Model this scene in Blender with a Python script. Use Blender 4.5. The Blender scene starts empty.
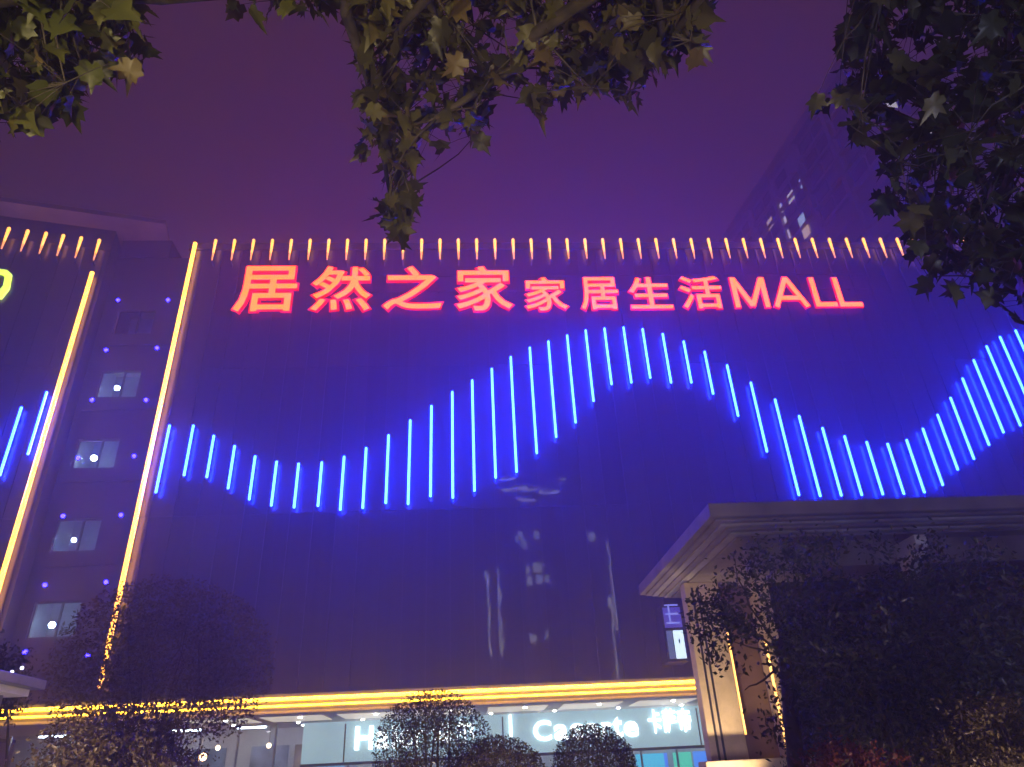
import bpy, bmesh, math, random
from mathutils import Vector, Matrix, Euler
random.seed(11)
S = bpy.context.scene
COL = S.collection
R = math.radians

# ------------------------------------------------------------------ camera
FPX, PITCH, ROLL, YAW = 718.46, 0.503944, -0.0509775, 0.0740016
EYE = Vector((0, 0, 1.6))
cy_, sy_, cp_, sp_ = math.cos(YAW), math.sin(YAW), math.cos(PITCH), math.sin(PITCH)
FW = Vector((sy_*cp_, cy_*cp_, sp_))
R0 = Vector((cy_, -sy_, 0))
U0 = R0.cross(FW)
RT = R0*math.cos(ROLL) + U0*math.sin(ROLL)
UP = -R0*math.sin(ROLL) + U0*math.cos(ROLL)
cam = bpy.data.cameras.new('camera')
cam.sensor_fit = 'HORIZONTAL'; cam.sensor_width = 36.0
cam.lens = 36.0*FPX/1024
cam.clip_start = 0.05; cam.clip_end = 2000
camo = bpy.data.objects.new('camera', cam); COL.objects.link(camo)
M = Matrix((RT, UP, -FW)).transposed().to_4x4(); M.translation = EYE
camo.matrix_world = M
S.camera = camo

# ------------------------------------------------------------------ sky, sun, exposure
world = bpy.data.worlds.new('World'); S.world = world; world.use_nodes = True
wn, wl = world.node_tree.nodes, world.node_tree.links
wn.clear()
sky = wn.new('ShaderNodeTexSky'); sky.sky_type = 'NISHITA'; sky.sun_disc = False
sky.sun_elevation = R(2); sky.sun_rotation = R(200)
bg1 = wn.new('ShaderNodeBackground'); bg1.inputs[1].default_value = 0.0008
wl.new(sky.outputs[0], bg1.inputs[0])
bg2 = wn.new('ShaderNodeBackground')              # town light on low cloud
bg2.inputs[0].default_value = (0.12, 0.038, 0.034, 1); bg2.inputs[1].default_value = 0.62
ad = wn.new('ShaderNodeAddShader'); wo = wn.new('ShaderNodeOutputWorld')
wl.new(bg1.outputs[0], ad.inputs[0]); wl.new(bg2.outputs[0], ad.inputs[1]); wl.new(ad.outputs[0], wo.inputs[0])
sun = bpy.data.lights.new('sun', 'SUN'); sun.energy = 0.012; sun.angle = R(10); sun.color = (1, .8, .6)
suno = bpy.data.objects.new('sun', sun); COL.objects.link(suno)
suno.rotation_euler = (R(70), 0, R(-20))
S.view_settings.view_transform = 'Standard'; S.view_settings.look = 'None'
S.view_settings.exposure = 0; S.view_settings.gamma = 1
HAZE_DENSITY = 0.0112

# ------------------------------------------------------------------ helpers
def ray(x, y): return RT*((x-512)/FPX) - UP*((y-383.5)/FPX) + FW
def at(x, y, Y):
    r = ray(x, y); return EYE + r*(Y/r.y)
def atz(x, y, z):
    r = ray(x, y); return EYE + r*((z-1.6)/r.z)
def atd(x, y, d): return EYE + ray(x, y).normalized()*d

def noded(name):
    m = bpy.data.materials.new(name); m.use_nodes = True
    n = m.node_tree.nodes; b = n['Principled BSDF']
    return m, n, m.node_tree.links, b
def mat(name, col, rough=.6, metal=0, var=.15, scale=3.0, bump=0.0, coat=0, spec=.5):
    m, n, l, b = noded(name)
    tc = n.new('ShaderNodeTexCoord'); nz = n.new('ShaderNodeTexNoise')
    nz.inputs['Scale'].default_value = scale; nz.inputs['Detail'].default_value = 6
    l.new(tc.outputs['Object'], nz.inputs['Vector'])
    rp = n.new('ShaderNodeValToRGB')
    rp.color_ramp.elements[0].position = .3; rp.color_ramp.elements[1].position = .7
    rp.color_ramp.elements[0].color = tuple(c*(1-var) for c in col)+(1,)
    rp.color_ramp.elements[1].color = tuple(min(1, c*(1+var)) for c in col)+(1,)
    l.new(nz.outputs['Fac'], rp.inputs[0]); l.new(rp.outputs[0], b.inputs['Base Color'])
    b.inputs['Roughness'].default_value = rough; b.inputs['Metallic'].default_value = metal
    b.inputs['Coat Weight'].default_value = coat; b.inputs['Specular IOR Level'].default_value = spec
    if bump:
        bp = n.new('ShaderNodeBump'); bp.inputs['Strength'].default_value = bump
        bp.inputs['Distance'].default_value = .02
        l.new(nz.outputs['Fac'], bp.inputs['Height']); l.new(bp.outputs[0], b.inputs['Normal'])
    return m
def emit(name, col, strength=1.0):
    m, n, l, b = noded(name)
    b.inputs['Base Color'].default_value = (.6, .6, .6, 1)
    b.inputs['Emission Color'].default_value = tuple(col)+(1,)
    b.inputs['Emission Strength'].default_value = strength
    return m
def leafmat(name, cols, trans=.35, rough=.45):
    m, n, l, b = noded(name)
    a = n.new('ShaderNodeAttribute'); a.attribute_name = 'tint'
    rp = n.new('ShaderNodeValToRGB'); e = rp.color_ramp.elements
    e[0].color = cols[0]+(1,); e[1].color = cols[-1]+(1,)
    for i, c in enumerate(cols[1:-1]):
        k = e.new((i+1)/(len(cols)-1)); k.color = c+(1,)
    l.new(a.outputs['Fac'], rp.inputs[0]); l.new(rp.outputs[0], b.inputs['Base Color'])
    b.inputs['Roughness'].default_value = rough
    t = n.new('ShaderNodeBsdfTranslucent'); l.new(rp.outputs[0], t.inputs[0])
    mx = n.new('ShaderNodeMixShader'); mx.inputs[0].default_value = trans
    l.new(b.outputs[0], mx.inputs[1]); l.new(t.outputs[0], mx.inputs[2])
    l.new(mx.outputs[0], n['Material Output'].inputs[0])
    return m
def glassmat(name, tint=(.8, .85, .9), refl=.12):
    m, n, l, b = noded(name); n.remove(b)
    t = n.new('ShaderNodeBsdfTransparent'); t.inputs[0].default_value = tint+(1,)
    g = n.new('ShaderNodeBsdfGlossy'); g.inputs['Roughness'].default_value = .03
    mx = n.new('ShaderNodeMixShader'); mx.inputs[0].default_value = refl
    l.new(t.outputs[0], mx.inputs[1]); l.new(g.outputs[0], mx.inputs[2])
    l.new(mx.outputs[0], n['Material Output'].inputs[0])
    return m

def tag(o, label=None, cat=None, group=None, kind=None):
    if label: o['label'] = label
    if cat: o['category'] = cat
    if group: o['group'] = group
    if kind: o['kind'] = kind
    return o
def empty(name, loc=(0, 0, 0)):
    o = bpy.data.objects.new(name, None); COL.objects.link(o); o.location = loc; o.empty_display_size = .2
    return o
class MB:
    def __init__(s): s.v = []; s.f = []; s.t = []; s.sm = []
    def face(s, pts, tint=.5, smooth=False):
        k = len(s.v); s.v += [Vector(p) for p in pts]; s.f.append(tuple(range(k, k+len(pts)))); s.t.append(tint); s.sm.append(smooth)
    def mesh(s, vs, fs, tint=.5, smooth=False):
        k = len(s.v); s.v += [Vector(p) for p in vs]
        for f in fs: s.f.append(tuple(i+k for i in f)); s.t.append(tint); s.sm.append(smooth)
    def box(s, a, b, tint=.5, mtx=None, bev=0):
        x0, y0, z0 = a; x1, y1, z1 = b
        vs = [(x0,y0,z0),(x1,y0,z0),(x1,y1,z0),(x0,y1,z0),(x0,y0,z1),(x1,y0,z1),(x1,y1,z1),(x0,y1,z1)]
        fs = [(0,3,2,1),(4,5,6,7),(0,1,5,4),(1,2,6,5),(2,3,7,6),(3,0,4,7)]
        if bev:
            bm = bmesh.new(); V = [bm.verts.new(p) for p in vs]
            for f in fs: bm.faces.new([V[i] for i in f])
            bmesh.ops.bevel(bm, geom=bm.edges[:], offset=bev, segments=2, affect='EDGES', profile=.5)
            bm.verts.index_update()
            vs = [v.co.copy() for v in bm.verts]; fs = [tuple(v.index for v in f.verts) for f in bm.faces]; bm.free()
        if mtx: vs = [mtx @ Vector(p) for p in vs]
        s.mesh(vs, fs, tint)
    def tube(s, pts, rad, n=8, tint=.5, cap=True):
        pts = [Vector(p) for p in pts]
        if not hasattr(rad, '__len__'): rad = [rad]*len(pts)
        vs = []; fs = []; prev = None
        for i, p in enumerate(pts):
            d = (pts[min(i+1, len(pts)-1)] - pts[max(i-1, 0)]).normalized()
            if prev is None:
                a = d.orthogonal().normalized()
            else:
                a = (prev - d*prev.dot(d)); a = a.normalized() if a.length > 1e-6 else d.orthogonal().normalized()
            prev = a; b = d.cross(a)
            for k in range(n):
                t = 2*math.pi*k/n; vs.append(p + (a*math.cos(t)+b*math.sin(t))*rad[i])
        for i in range(len(pts)-1):
            for k in range(n):
                fs.append((i*n+k, i*n+(k+1) % n, (i+1)*n+(k+1) % n, (i+1)*n+k))
        if cap: fs += [tuple(range(n-1, -1, -1)), tuple((len(pts)-1)*n+k for k in range(n))]
        s.mesh(vs, fs, tint, True)
    def ball(s, c, r, n=10, m=6, tint=.5, half=False):
        vs = []; fs = []
        for i in range(m+1):
            ph = math.pi*i/m
            for k in range(n):
                t = 2*math.pi*k/n
                vs.append((c[0]+r*math.sin(ph)*math.cos(t), c[1]+r*math.sin(ph)*math.sin(t), c[2]+r*math.cos(ph)))
        for i in range(m):
            for k in range(n): fs.append((i*n+k, (i+1)*n+k, (i+1)*n+(k+1) % n, i*n+(k+1) % n))
        s.mesh(vs, fs, tint, True)
    def build(s, name, m, parent=None, loc=None):
        me = bpy.data.meshes.new(name)
        off = Vector(loc) if loc is not None else Vector((0, 0, 0))
        if parent is not None: off = wloc(parent)
        me.from_pydata([v-off for v in s.v], [], s.f)
        at_ = me.attributes.new('tint', 'FLOAT', 'FACE')
        at_.data.foreach_set('value', s.t)
        me.polygons.foreach_set('use_smooth', s.sm)
        me.materials.append(m); me.update()
        o = bpy.data.objects.new(name, me); COL.objects.link(o)
        if parent is not None: o.parent = parent
        elif loc is not None: o.location = loc
        return o
def wloc(o):
    v = Vector((0, 0, 0))
    while o is not None: v += o.location; o = o.parent
    return v
ONES = 'zeroth first second third fourth fifth sixth seventh eighth ninth tenth eleventh twelfth thirteenth fourteenth fifteenth sixteenth seventeenth eighteenth nineteenth'.split()
TENS = {2: 'twent', 3: 'thirt', 4: 'fort', 5: 'fift'}
def nth(i):
    if i < 20: return ONES[i]
    t, u = divmod(i, 10)
    return TENS[t]+'ieth' if u == 0 else TENS[t]+'y-'+ONES[u]

# ------------------------------------------------------------------ materials
def panel_material():
    m, n, l, b = noded('aluminium_panel')
    a = n.new('ShaderNodeAttribute'); a.attribute_name = 'tint'
    tc = n.new('ShaderNodeTexCoord'); mp = n.new('ShaderNodeMapping'); mp.inputs['Scale'].default_value = (3.2, 3.2, .09)
    nz = n.new('ShaderNodeTexNoise'); nz.inputs['Scale'].default_value = 1.0; nz.inputs['Detail'].default_value = 7
    l.new(tc.outputs['Object'], mp.inputs[0]); l.new(mp.outputs[0], nz.inputs['Vector'])
    ma = n.new('ShaderNodeMath'); ma.operation = 'MULTIPLY_ADD'; ma.inputs[1].default_value = .62; ma.inputs[2].default_value = 0
    l.new(nz.outputs['Fac'], ma.inputs[0])
    mb = n.new('ShaderNodeMath'); mb.operation = 'ADD'; l.new(ma.outputs[0], mb.inputs[0])
    mc = n.new('ShaderNodeMath'); mc.operation = 'MULTIPLY'; mc.inputs[1].default_value = .38
    l.new(a.outputs['Fac'], mc.inputs[0]); l.new(mc.outputs[0], mb.inputs[1])
    rp = n.new('ShaderNodeValToRGB')
    rp.color_ramp.elements[0].position = .25; rp.color_ramp.elements[0].color = (.006, .006, .007, 1)
    rp.color_ramp.elements[1].position = .8; rp.color_ramp.elements[1].color = (.046, .045, .052, 1)
    l.new(mb.outputs[0], rp.inputs[0]); l.new(rp.outputs[0], b.inputs['Base Color'])
    b.inputs['Roughness'].default_value = .42; b.inputs['Metallic'].default_value = .25
    b.inputs['Coat Weight'].default_value = .9; b.inputs['Coat Roughness'].default_value = .03
    n2 = n.new('ShaderNodeTexNoise'); n2.inputs['Scale'].default_value = .9; n2.inputs['Detail'].default_value = 2
    l.new(tc.outputs['Object'], n2.inputs['Vector'])
    bp = n.new('ShaderNodeBump'); bp.inputs['Strength'].default_value = .3; bp.inputs['Distance'].default_value = .01
    l.new(n2.outputs['Fac'], bp.inputs['Height']); l.new(bp.outputs[0], b.inputs['Coat Normal'])
    return m
PANEL = panel_material()
DARKWALL = mat('dark_render', (.03, .028, .032), .7, var=.25, scale=.8, bump=.1)
SLAB = mat('slab_render', (.34, .26, .17), .75, var=.25, scale=.7, bump=.15)
DARKMETAL = mat('dark_metal', (.06, .06, .07), .45, .6)
GREYMETAL = mat('grey_metal', (.3, .3, .32), .4, .7)
WHITE = mat('white_plaster', (.72, .7, .66), .6, var=.06)
CREAM = mat('cream_stone', (.62, .5, .36), .5, var=.12, scale=5, bump=.1)
PINKPAINT = mat('pale_trim_paint', (.25, .215, .20), .55, var=.28, scale=1.6, bump=.1)
BROWN = mat('brown_panel', (.14, .09, .06), .5, var=.2, scale=4)
BARK = mat('bark', (.07, .055, .04), .85, var=.4, scale=9, bump=.6)
CONCRETE = mat('concrete', (.25, .23, .21), .8, var=.2, scale=2, bump=.2)
GLASS = glassmat('window_glass', refl=.06)
DGLASS = mat('dark_glass', (.015, .015, .02), .08, var=.2)
BLUE_T = emit('blue_led', (.55, 2.3, 112.0), 1.0)
AMBER_T = emit('amber_led', (9.0, 3.4, .24), 1.0)
AMBER_S = emit('amber_strip_led', (22, 10, .3), 1.0)
AMBER_PIN = emit('amber_rod_head', (4.0, 1.5, .14), 1.0)
AMBER_DIM = emit('amber_rod_glow', (2.2, .7, .12), 1.0)
RED_F = emit('red_letter_face', (8.5, .60, .0), 1.0)
RED_S = emit('red_letter_side', (1.5, .0, .0), 1.0); RED_S.node_tree.nodes['Principled BSDF'].inputs['Base Color'].default_value = (.25, .01, .01, 1)
RED_F.node_tree.nodes['Principled BSDF'].inputs['Base Color'].default_value = (.3, .05, .02, 1)
LIME = emit('lime_letter_face', (1.6, 2.2, .10), 1.0)
WHITE_L = emit('white_letter_face', (3.4, 3.7, 3.7), 1.0)
DOWNL = emit('downlight_lens', (34, 33, 30), 1.0)
SOFL = emit('ceiling_light_panel', (.62, .56, .42), 1.0)
COOL_L = emit('cool_lamp', (80, 105, 130), 1.0)
BLUE_P = emit('blue_point_lamp', (.5, .35, 60), 1.0)

def board_material():
    m = mat('pale_cyan_board', (.30, .46, .50), .35, var=.08, scale=.6)          # a backlit sheet
    b = m.node_tree.nodes['Principled BSDF']; rp = [x for x in m.node_tree.nodes if x.type == 'VALTORGB'][0]
    m.node_tree.links.new(rp.outputs[0], b.inputs['Emission Color']); b.inputs['Emission Strength'].default_value = 1.0
    return m
# ------------------------------------------------------------------ ground
g = MB(); g.face([(-400, -400, 0), (400, -400, 0), (400, 400, 0), (-400, 400, 0)])
tag(g.build('ground', mat('asphalt', (.05, .05, .052), .7, var=.3, scale=.8, bump=.3)), kind='structure')
g = MB(); g.box((-60, 6, .0), (80, 31, .12)); g.box((-60, -9, 0), (80, 4, .12))
tag(g.build('pavement', mat('paving_stone', (.22, .2, .19), .7, var=.25, scale=2.5, bump=.2)), kind='structure')

# ------------------------------------------------------------------ the mall
D = 32.0
ROOF = 28.45
PITCHX = 0.0325002*D
X0P = -0.43114666*D              # first rod
mall = empty('mall_building', (0, D, 0))
tag(mall, 'huge dark panelled mall with glowing red characters and a wave of blue tubes', 'building')
XL = -15.1; XR = 62.0
w = MB()
XS = [XL]
x = X0P - PITCHX/2
while x < XR:
    XS.append(x); x += PITCHX
XS.append(XR)
zs = [5.1, 12.7, 20.4, 28.0]
for a, b in zip(XS[:-1], XS[1:]):
    for z0, z1 in zip(zs[:-1], zs[1:]):
        c = Vector(((a+b)/2, D, (z0+z1)/2))
        m = Matrix.Translation(c) @ Euler((random.gauss(0, .0035), 0, random.gauss(0, .0045))).to_matrix().to_4x4()
        hw, hz = (b-a)/2-.032, (z1-z0)/2-.012
        w.box((-hw, 0, -hz), (hw, .04, hz), random.random(), m)
for a in XS[1:-1]:                                   # raised cover strips over the panel joints
    w.box((a-.022, D-.07, 5.12), (a+.022, D-.004, 27.98), 1.6)
w.build('panel_wall', PANEL, mall)
w = MB(); w.box((XL, D+.07, 4.56), (XR, D+24, 28.0)); w.build('body', DARKWALL, mall)
w = MB(); w.box((XL-.02, D-.06, 28.03), (XR, D+1.2, ROOF)); w.build('parapet', mat('parapet_metal', (.1, .095, .12), .35, .5), mall)
# wing to the left, turned towards the viewer
HX, HY = -19.35, D
WA = R(12.6)
WD = Vector((-math.cos(WA), -math.sin(WA), 0)); WN = Vector((math.sin(WA), -math.cos(WA), 0))
def wing(u, out, z): return Vector((HX, HY, 0)) + WD*u + WN*out + Vector((0, 0, z))
w = MB()
us = [0.15+PITCHX*i for i in range(0, 20)]
for u0, u1 in zip(us[:-1], us[1:]):
    for z0, z1 in zip(zs[:-1], zs[1:]):
        p = [wing(u0+.02, 0, z0+.012), wing(u1-.02, 0, z0+.012), wing(u1-.02, 0, z1-.012), wing(u0+.02, 0, z1-.012)]
        q = [v - WN*.04 for v in p]
        w.mesh(p+q, [(0,3,2,1),(4,5,6,7),(0,1,5,4),(1,2,6,5),(2,3,7,6),(3,0,4,7)], random.random())
w.build('wing_panel_wall', PANEL, mall)
w = MB()
p = [wing(0, -.07, 0), wing(22, -.07, 0), wing(22, -14, 0), wing(0, -14, 0)]
w.mesh([v+Vector((0,0,4.6)) for v in p]+[v+Vector((0,0,28.0)) for v in p], [(0,1,2,3),(7,6,5,4),(4,5,1,0),(5,6,2,1),(6,7,3,2),(7,4,0,3)])
w.build('wing_body', DARKWALL, mall)
# projecting roof slab over wing and stair bay
zt, zb = 29.72, 29.45
e0 = atz(165, 224, zb); e1 = atz(0, 201, zb)
ed = (e1-e0).normalized(); en = Vector((-ed.y, ed.x, 0)); en = en if en.y > 0 else -en
c = [e0, e0+ed*24, e0+ed*24+en*12, e0+en*12]
w = MB()
lo = [Vector((v.x, v.y, zb)) for v in c]; hi = [Vector((v.x, v.y, zt)) for v in c]
w.mesh(lo+hi, [(0,1,2,3),(7,6,5,4),(4,5,1,0),(5,6,2,1),(6,7,3,2),(7,4,0,3)])
w.build('roof_slab', SLAB, mall)
# the upper storey under the slab
w = MB()
p = [wing(0, -.05, 28.05), wing(22, -.05, 28.05), wing(22, -10, 28.05), wing(0, -10, 28.05)]
w.mesh(p+[Vector((v.x, v.y, zb-.004)) for v in p], [(0,1,2,3),(7,6,5,4),(4,5,1,0),(5,6,2,1),(6,7,3,2),(7,4,0,3)])
w.box((HX+.02, D+.86, 28.25), (-16.6, D+6, zb-.005)); w.build('attic_wall', DARKWALL, mall)
# stair bay
BY = D+.9
w = MB()
LAMPS = [(117, 388), (94, 458), (74, 540), (52, 625)]
wins = []
for (px, py) in LAMPS:
    q = at(px, py, BY); wins.append((q.x-.95, q.x+1.05, q.z-.55, q.z+1.0))
wins.append((wins[0][0], wins[0][1], wins[0][2]+3.8, wins[0][3]+3.8))
zc = 4.6
for (xa, xb, za, zb2) in sorted(wins, key=lambda t: t[2]):
    w.box((HX, BY, zc), (XL, BY+.25, za)); w.box((HX, BY, za), (xa, BY+.25, zb2)); w.box((xb, BY, za), (XL, BY+.25, zb2)); zc = zb2
w.box((HX, BY, zc), (XL, BY+.25, 28.2))
for z in [7.1, 10.8, 14.8, 18.6, 22.4]:
    w.box((HX+.3, BY-.1, z), (XL-.3, BY-.002, z+.12))
w.build('stair_bay_wall', DARKWALL, mall)
for i, (xa, xb, za, zb2) in enumerate(wins):
    f = MB()
    for a, b in (((xa, BY+.06, za), (xa+.07, BY+.16, zb2)), ((xb-.07, BY+.06, za), (xb, BY+.16, zb2)), ((xa+.07, BY+.06, za), (xb-.07, BY+.16, za+.07)), ((xa+.07, BY+.06, zb2-.07), (xb-.07, BY+.16, zb2)), ((xa+1.1, BY+.07, za+.07), (xa+1.18, BY+.15, zb2-.07))):
        f.box(a, b)
    fo = f.build('window', DARKMETAL, mall)
    p = MB(); p.face([(xa+.07, BY+.11, za+.07), (xb-.07, BY+.11, za+.07), (xb-.07, BY+.11, zb2-.07), (xa+.07, BY+.11, zb2-.07)]); p.build('pane', GLASS, fo)
    r = MB()
    r.mesh([(xa-.4, BY+.26, za-.3), (xb+.4, BY+.26, za-.3), (xb+.4, BY+.26, zb2+.9), (xa-.4, BY+.26, zb2+.9), (xa-.4, BY+2.2, za-.3), (xb+.4, BY+2.2, za-.3), (xb+.4, BY+2.2, zb2+.9), (xa-.4, BY+2.2, zb2+.9)],
           [(4,5,6,7), (0,4,7,3), (1,2,6,5), (0,1,5,4), (3,7,6,2)])
    r.build('stairwell', mat('stairwell_paint', (.22, .27, .32), .8), fo)
    if i < 4:
        q = at(LAMPS[i][0], LAMPS[i][1], BY+.55)
        l = MB(); l.ball(q, (.12, .14, .10, .13)[i], 12, 8); l.build('stair_lamp', COOL_L, fo)
# canopy along the foot of the facade, with soffit and shopfront
CY = 31.25; SY = 36.5
zu = at(343, 696.7, CY).z; zl = at(343, 703.5, CY).z
w = MB(); w.box((-22.0, CY+.03, zl-.16), (XR, D+.3, zu+.2)); w.build('canopy_fascia', GREYMETAL, mall)
w = MB(); w.box((-22.0, CY+.03, zl-.26), (XR, SY+.5, zl-.165)); w.build('soffit', WHITE, mall)
ZS = zl-.26
k = 0
for px in range(220, 1000, 74):
    X = at(px, 708, 33.2).x + random.uniform(-.1, .1)
    d = MB(); d.box((X-1.25, 32.6, ZS-.02), (X+1.25, 35.0, ZS-.003)); d.build('ceiling_panel', SOFL, mall)
    d = MB(); d.tube([(X+.3, 33.0, ZS-.021), (X+.3, 33.0, ZS-.06)], .08, 12); d.build('downlight', DOWNL, mall)
for px in range(235, 900, 64):
    X = at(px, 715, 35.6).x
    d = MB(); d.tube([(X, 35.6, ZS-.003), (X, 35.6, ZS-.05)], .07, 12); d.build('downlight', DOWNL, mall)
# shopfront
BT = at(500, 718, SY).z; BB = at(660, 747, SY).z
xb0 = at(303, 735, SY).x
w = MB(); w.box((xb0, SY, BB), (XR, SY+.2, ZS-.004)); sb = w.build('sign_board', board_material(), mall)
w = MB(); w.box((xb0, SY-.06, BB-.12), (XR, SY-.003, BB)); w.build('board_ledge', DARKMETAL, mall)
for px in (345, 503, 700):
    X = at(px, 735, SY).x; w = MB(); w.box((X-.03, SY-.012, BB+.01), (X+.03, SY-.004, ZS-.1)); w.build('board_joint', DARKMETAL, sb)
w = MB(); w.box((-22, SY+3.5, 0), (XR, SY+3.7, 4.5)); w.build('shop_back_wall', WHITE, mall)
X = -22.0
while X < 20:
    w = MB(); w.box((X, SY-.05, .12), (X+.08, SY+.05, (BB-.122) if X > xb0 else ZS-.005)); w.build('shopfront_mullion', GREYMETAL, mall); X += 1.65

w = MB(); w.face([(-22, SY+.06, .1), (XR, SY+.06, .1), (XR, SY+.06, BB-.13), (-22, SY+.06, BB-.13)])
w.face([(-22, SY+.06, BB-.12), (xb0-.01, SY+.06, BB-.12), (xb0-.01, SY+.06, ZS-.01), (-22, SY+.06, ZS-.01)])
w.build('shop_glass', GLASS, mall)
SHOPL = emit('shop_lamp_tube', (12, 13.5, 15))
for X in range(-20, 24, 3):
    w = MB(); w.box((X, SY+1.6, 4.3), (X+1.3, SY+1.9, 4.36)); w.build('shop_lamp', SHOPL, mall)
w = MB(); w.box((-22, SY+.3, 4.38), (XR, SY+3.5, 4.45)); w.build('shop_ceiling', WHITE, mall)
pt = MB(); p0 = at(308, 740, SY-.05); p1 = at(345, 740, SY-.05)
pt.box((p0.x, SY+.12, 1.9), (p1.x, SY+.2, 3.9)); pt.build('poster_panel', emit('backlit_blue_poster', (.16, .40, .62)), mall)
for (a, b, colr) in ((636, 664, (.02, .42, .62)), (674, 692, (.02, .5, .3)), (650, 668, (.03, .12, .7)), (694, 712, (.02, .2, .8))):
    p0 = at(a, 758, SY+.5); p1 = at(b, 758, SY+.5); zz = at(660, 752, SY+.5).z
    s_ = MB(); s_.box((p0.x, SY+.5+.05*(a % 3), zz-1.3), (p1.x, SY+.56+.05*(a % 3), zz-.05)); s_.build('screen', emit('display_screen', colr, 1.6), mall)
POSTM = [mat('poster_print', c_, .5, var=.5, scale=1.3) for c_ in ((.30, .34, .42), (.42, .30, .20), (.16, .26, .36))]
for k_, X in enumerate((-19.5, -16.2, -13.4, -10.7, -8.6)):
    t = MB(); t.box((X, SY+3.42, 1.2), (X+1.5+.3*(k_ % 2), SY+3.495, 3.6)); t.build('poster', POSTM[k_ % 3], mall)
for X in (-17.3, -14.1, -11.6, -9.3):
    t = MB(); t.tube([(X, SY+1.1, 4.37), (X, SY+1.1, 3.6)], .012, 5); pl_ = t.build('pendant_lamp', DARKMETAL, mall)
    t = MB(); t.ball((X, SY+1.1, 3.5), .11, 10, 8); t.build('bulb', emit('pendant_bulb', (9, 6, 3.2)), pl_)
wl_ = MB(); q = at(203, 757, SY+.4); wl_.ball(q, .16, 12, 8); wl_.build('wall_lamp', emit('warm_wall_lamp', (20, 10, 4)), mall)

# ------------------------------------------------------------------ lights on the facade
tubes = [(169.5,425,156,493),(193.2,425,184.2,475.9),(213.9,435.2,206.7,477.8),(234.7,445.4,228,489),(255.6,455.7,248.7,500.1),(276.7,461,271.2,506.2),(298.6,463,294.1,508.1),(322,461.8,317.7,506.6),(344.1,456.1,340.2,510.5),(366.3,447.4,362.6,508.6),(388.6,434.7,385.7,503.7),(410.1,419.8,408.2,504.7),(431.2,405.4,430.7,496.9),(451.8,391.3,453.3,498.4),(471.9,379.9,474.8,491.4),(491.5,368.2,496,478.3),(510.4,356.5,516.9,472.4),(529.5,347.1,537.1,453.7),(548.1,340.9,556.5,437.5),(566.9,335,575.9,423),(585.2,329.9,594,401.5),(604.2,328,611.8,384.7),(623,326.8,631.8,383.1),(642.3,328.6,650.5,378.4),(662.3,333.5,671.5,383.1),(683.4,340.9,691.6,383.1),(704.4,351.1,713.3,394.3),(727,364.7,738.2,416.4),(750.9,382.1,766.9,452.1),(774.8,399,799.2,495.7),(799,415.4,820.4,496.7),(822.5,427.4,841.3,496.2),(844.5,435.6,861.8,495.6),(866.9,441.4,882.7,495),(887.7,443.2,903.8,494.5),(906,439.5,925.1,493),(922.1,428.1,943.5,485.6),(937.3,414.2,958.1,470.2),(950.1,397.3,974.4,459.5),(962,378,989.6,445.4),(973.4,359.7,1003.9,433),(986.3,345.8,1020.8,426.1),(1000.2,336.4,1034,415),(1015.6,329.9,1047,400),(1031,328,1058,390)]
TY = D-.28
def led(name, a, b, rad, m, label, cat, group, back=Vector((0, 1, 0))):
    a = Vector(a); b = Vector(b)
    root = empty(name, b); tag(root, label, cat, group)
    t = MB(); d = (a-b).normalized()
    t.tube([b, b+d*.03, a-d*.03, a], [rad*.7, rad, rad, rad*.7], 10); t.build('glowing_tube', m, root)
    c = MB()
    up = d
    side = up.cross(back).normalized()
    def bx(p, hw, y0, y1, hz):
        vs = [p + side*sx*hw + back*yy + up*zz*hz for zz in (-1, 1) for yy in (y0, y1) for sx in (-1, 1)]
        c.mesh(vs, [(0,1,3,2),(4,6,7,5),(0,4,5,1),(2,3,7,6),(0,2,6,4),(1,5,7,3)])
    n = max(2, int((a-b).length/1.6)+1)
    for i in range(n):
        c = MB(); p = b.lerp(a, (i+.5)/n); bx(p, .025, rad*.9, .275, .04); c.build('bracket', DARKMETAL, root)
    return root
for i, (x0, y0, x1, y1) in enumerate(tubes):
    A = at(x0, y0, TY); B = at(x1, y1, TY); xm = (A.x+B.x)/2
    pos = 'leftmost' if i == 0 else nth(i+1)+' from the left'
    led('light_tube', (xm, TY, A.z), (xm, TY, B.z), .060, BLUE_T, f'glowing blue light tube in the wave on the main facade, {pos}', 'light tube', 'blue light tubes in a wave on the facade')
for i, (x0, y0, x1, y1) in enumerate([(46.9,391.7,27.8,454.8),(21.1,406.9,0,476),(-6,424,-30,505)]):
    r0 = ray(x0, y0); r1 = ray(x1, y1)
    O = wing(0, .28, 0)
    t0 = (O-EYE).dot(WN)/r0.dot(WN); t1 = (O-EYE).dot(WN)/r1.dot(WN)
    A = EYE+r0*t0; B = EYE+r1*t1; xm = (A.x+B.x)/2; ym = (A.y+B.y)/2
    led('light_tube', (xm, ym, A.z), (xm, ym, B.z), .060, BLUE_T, ['blue light tube beside the long amber tube on the left wing', 'blue light tube on the left wing, second from its long amber tube', 'blue light tube on the left wing, third from its long amber tube'][i], 'light tube', 'blue light tubes on the left wing', -WN)
A = at(195.4, 242.8, D-.3); B = at(100, 690, D-.3)
led('amber_light_tube', (A.x, D-.3, A.z), (A.x, D-.3, B.z), .10, AMBER_T, 'tall amber light tube up the main facade edge, right of the stair bay', 'light tube', 'tall amber light tubes')
O = wing(.4, .3, 0); A = at(92.4, 272, O.y)
led('amber_light_tube', (A.x, O.y, A.z), (A.x, O.y, 5.4), .10, AMBER_T, 'tall amber light tube up the left wing edge, left of the stair bay', 'light tube', 'tall amber light tubes', -WN)
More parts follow.
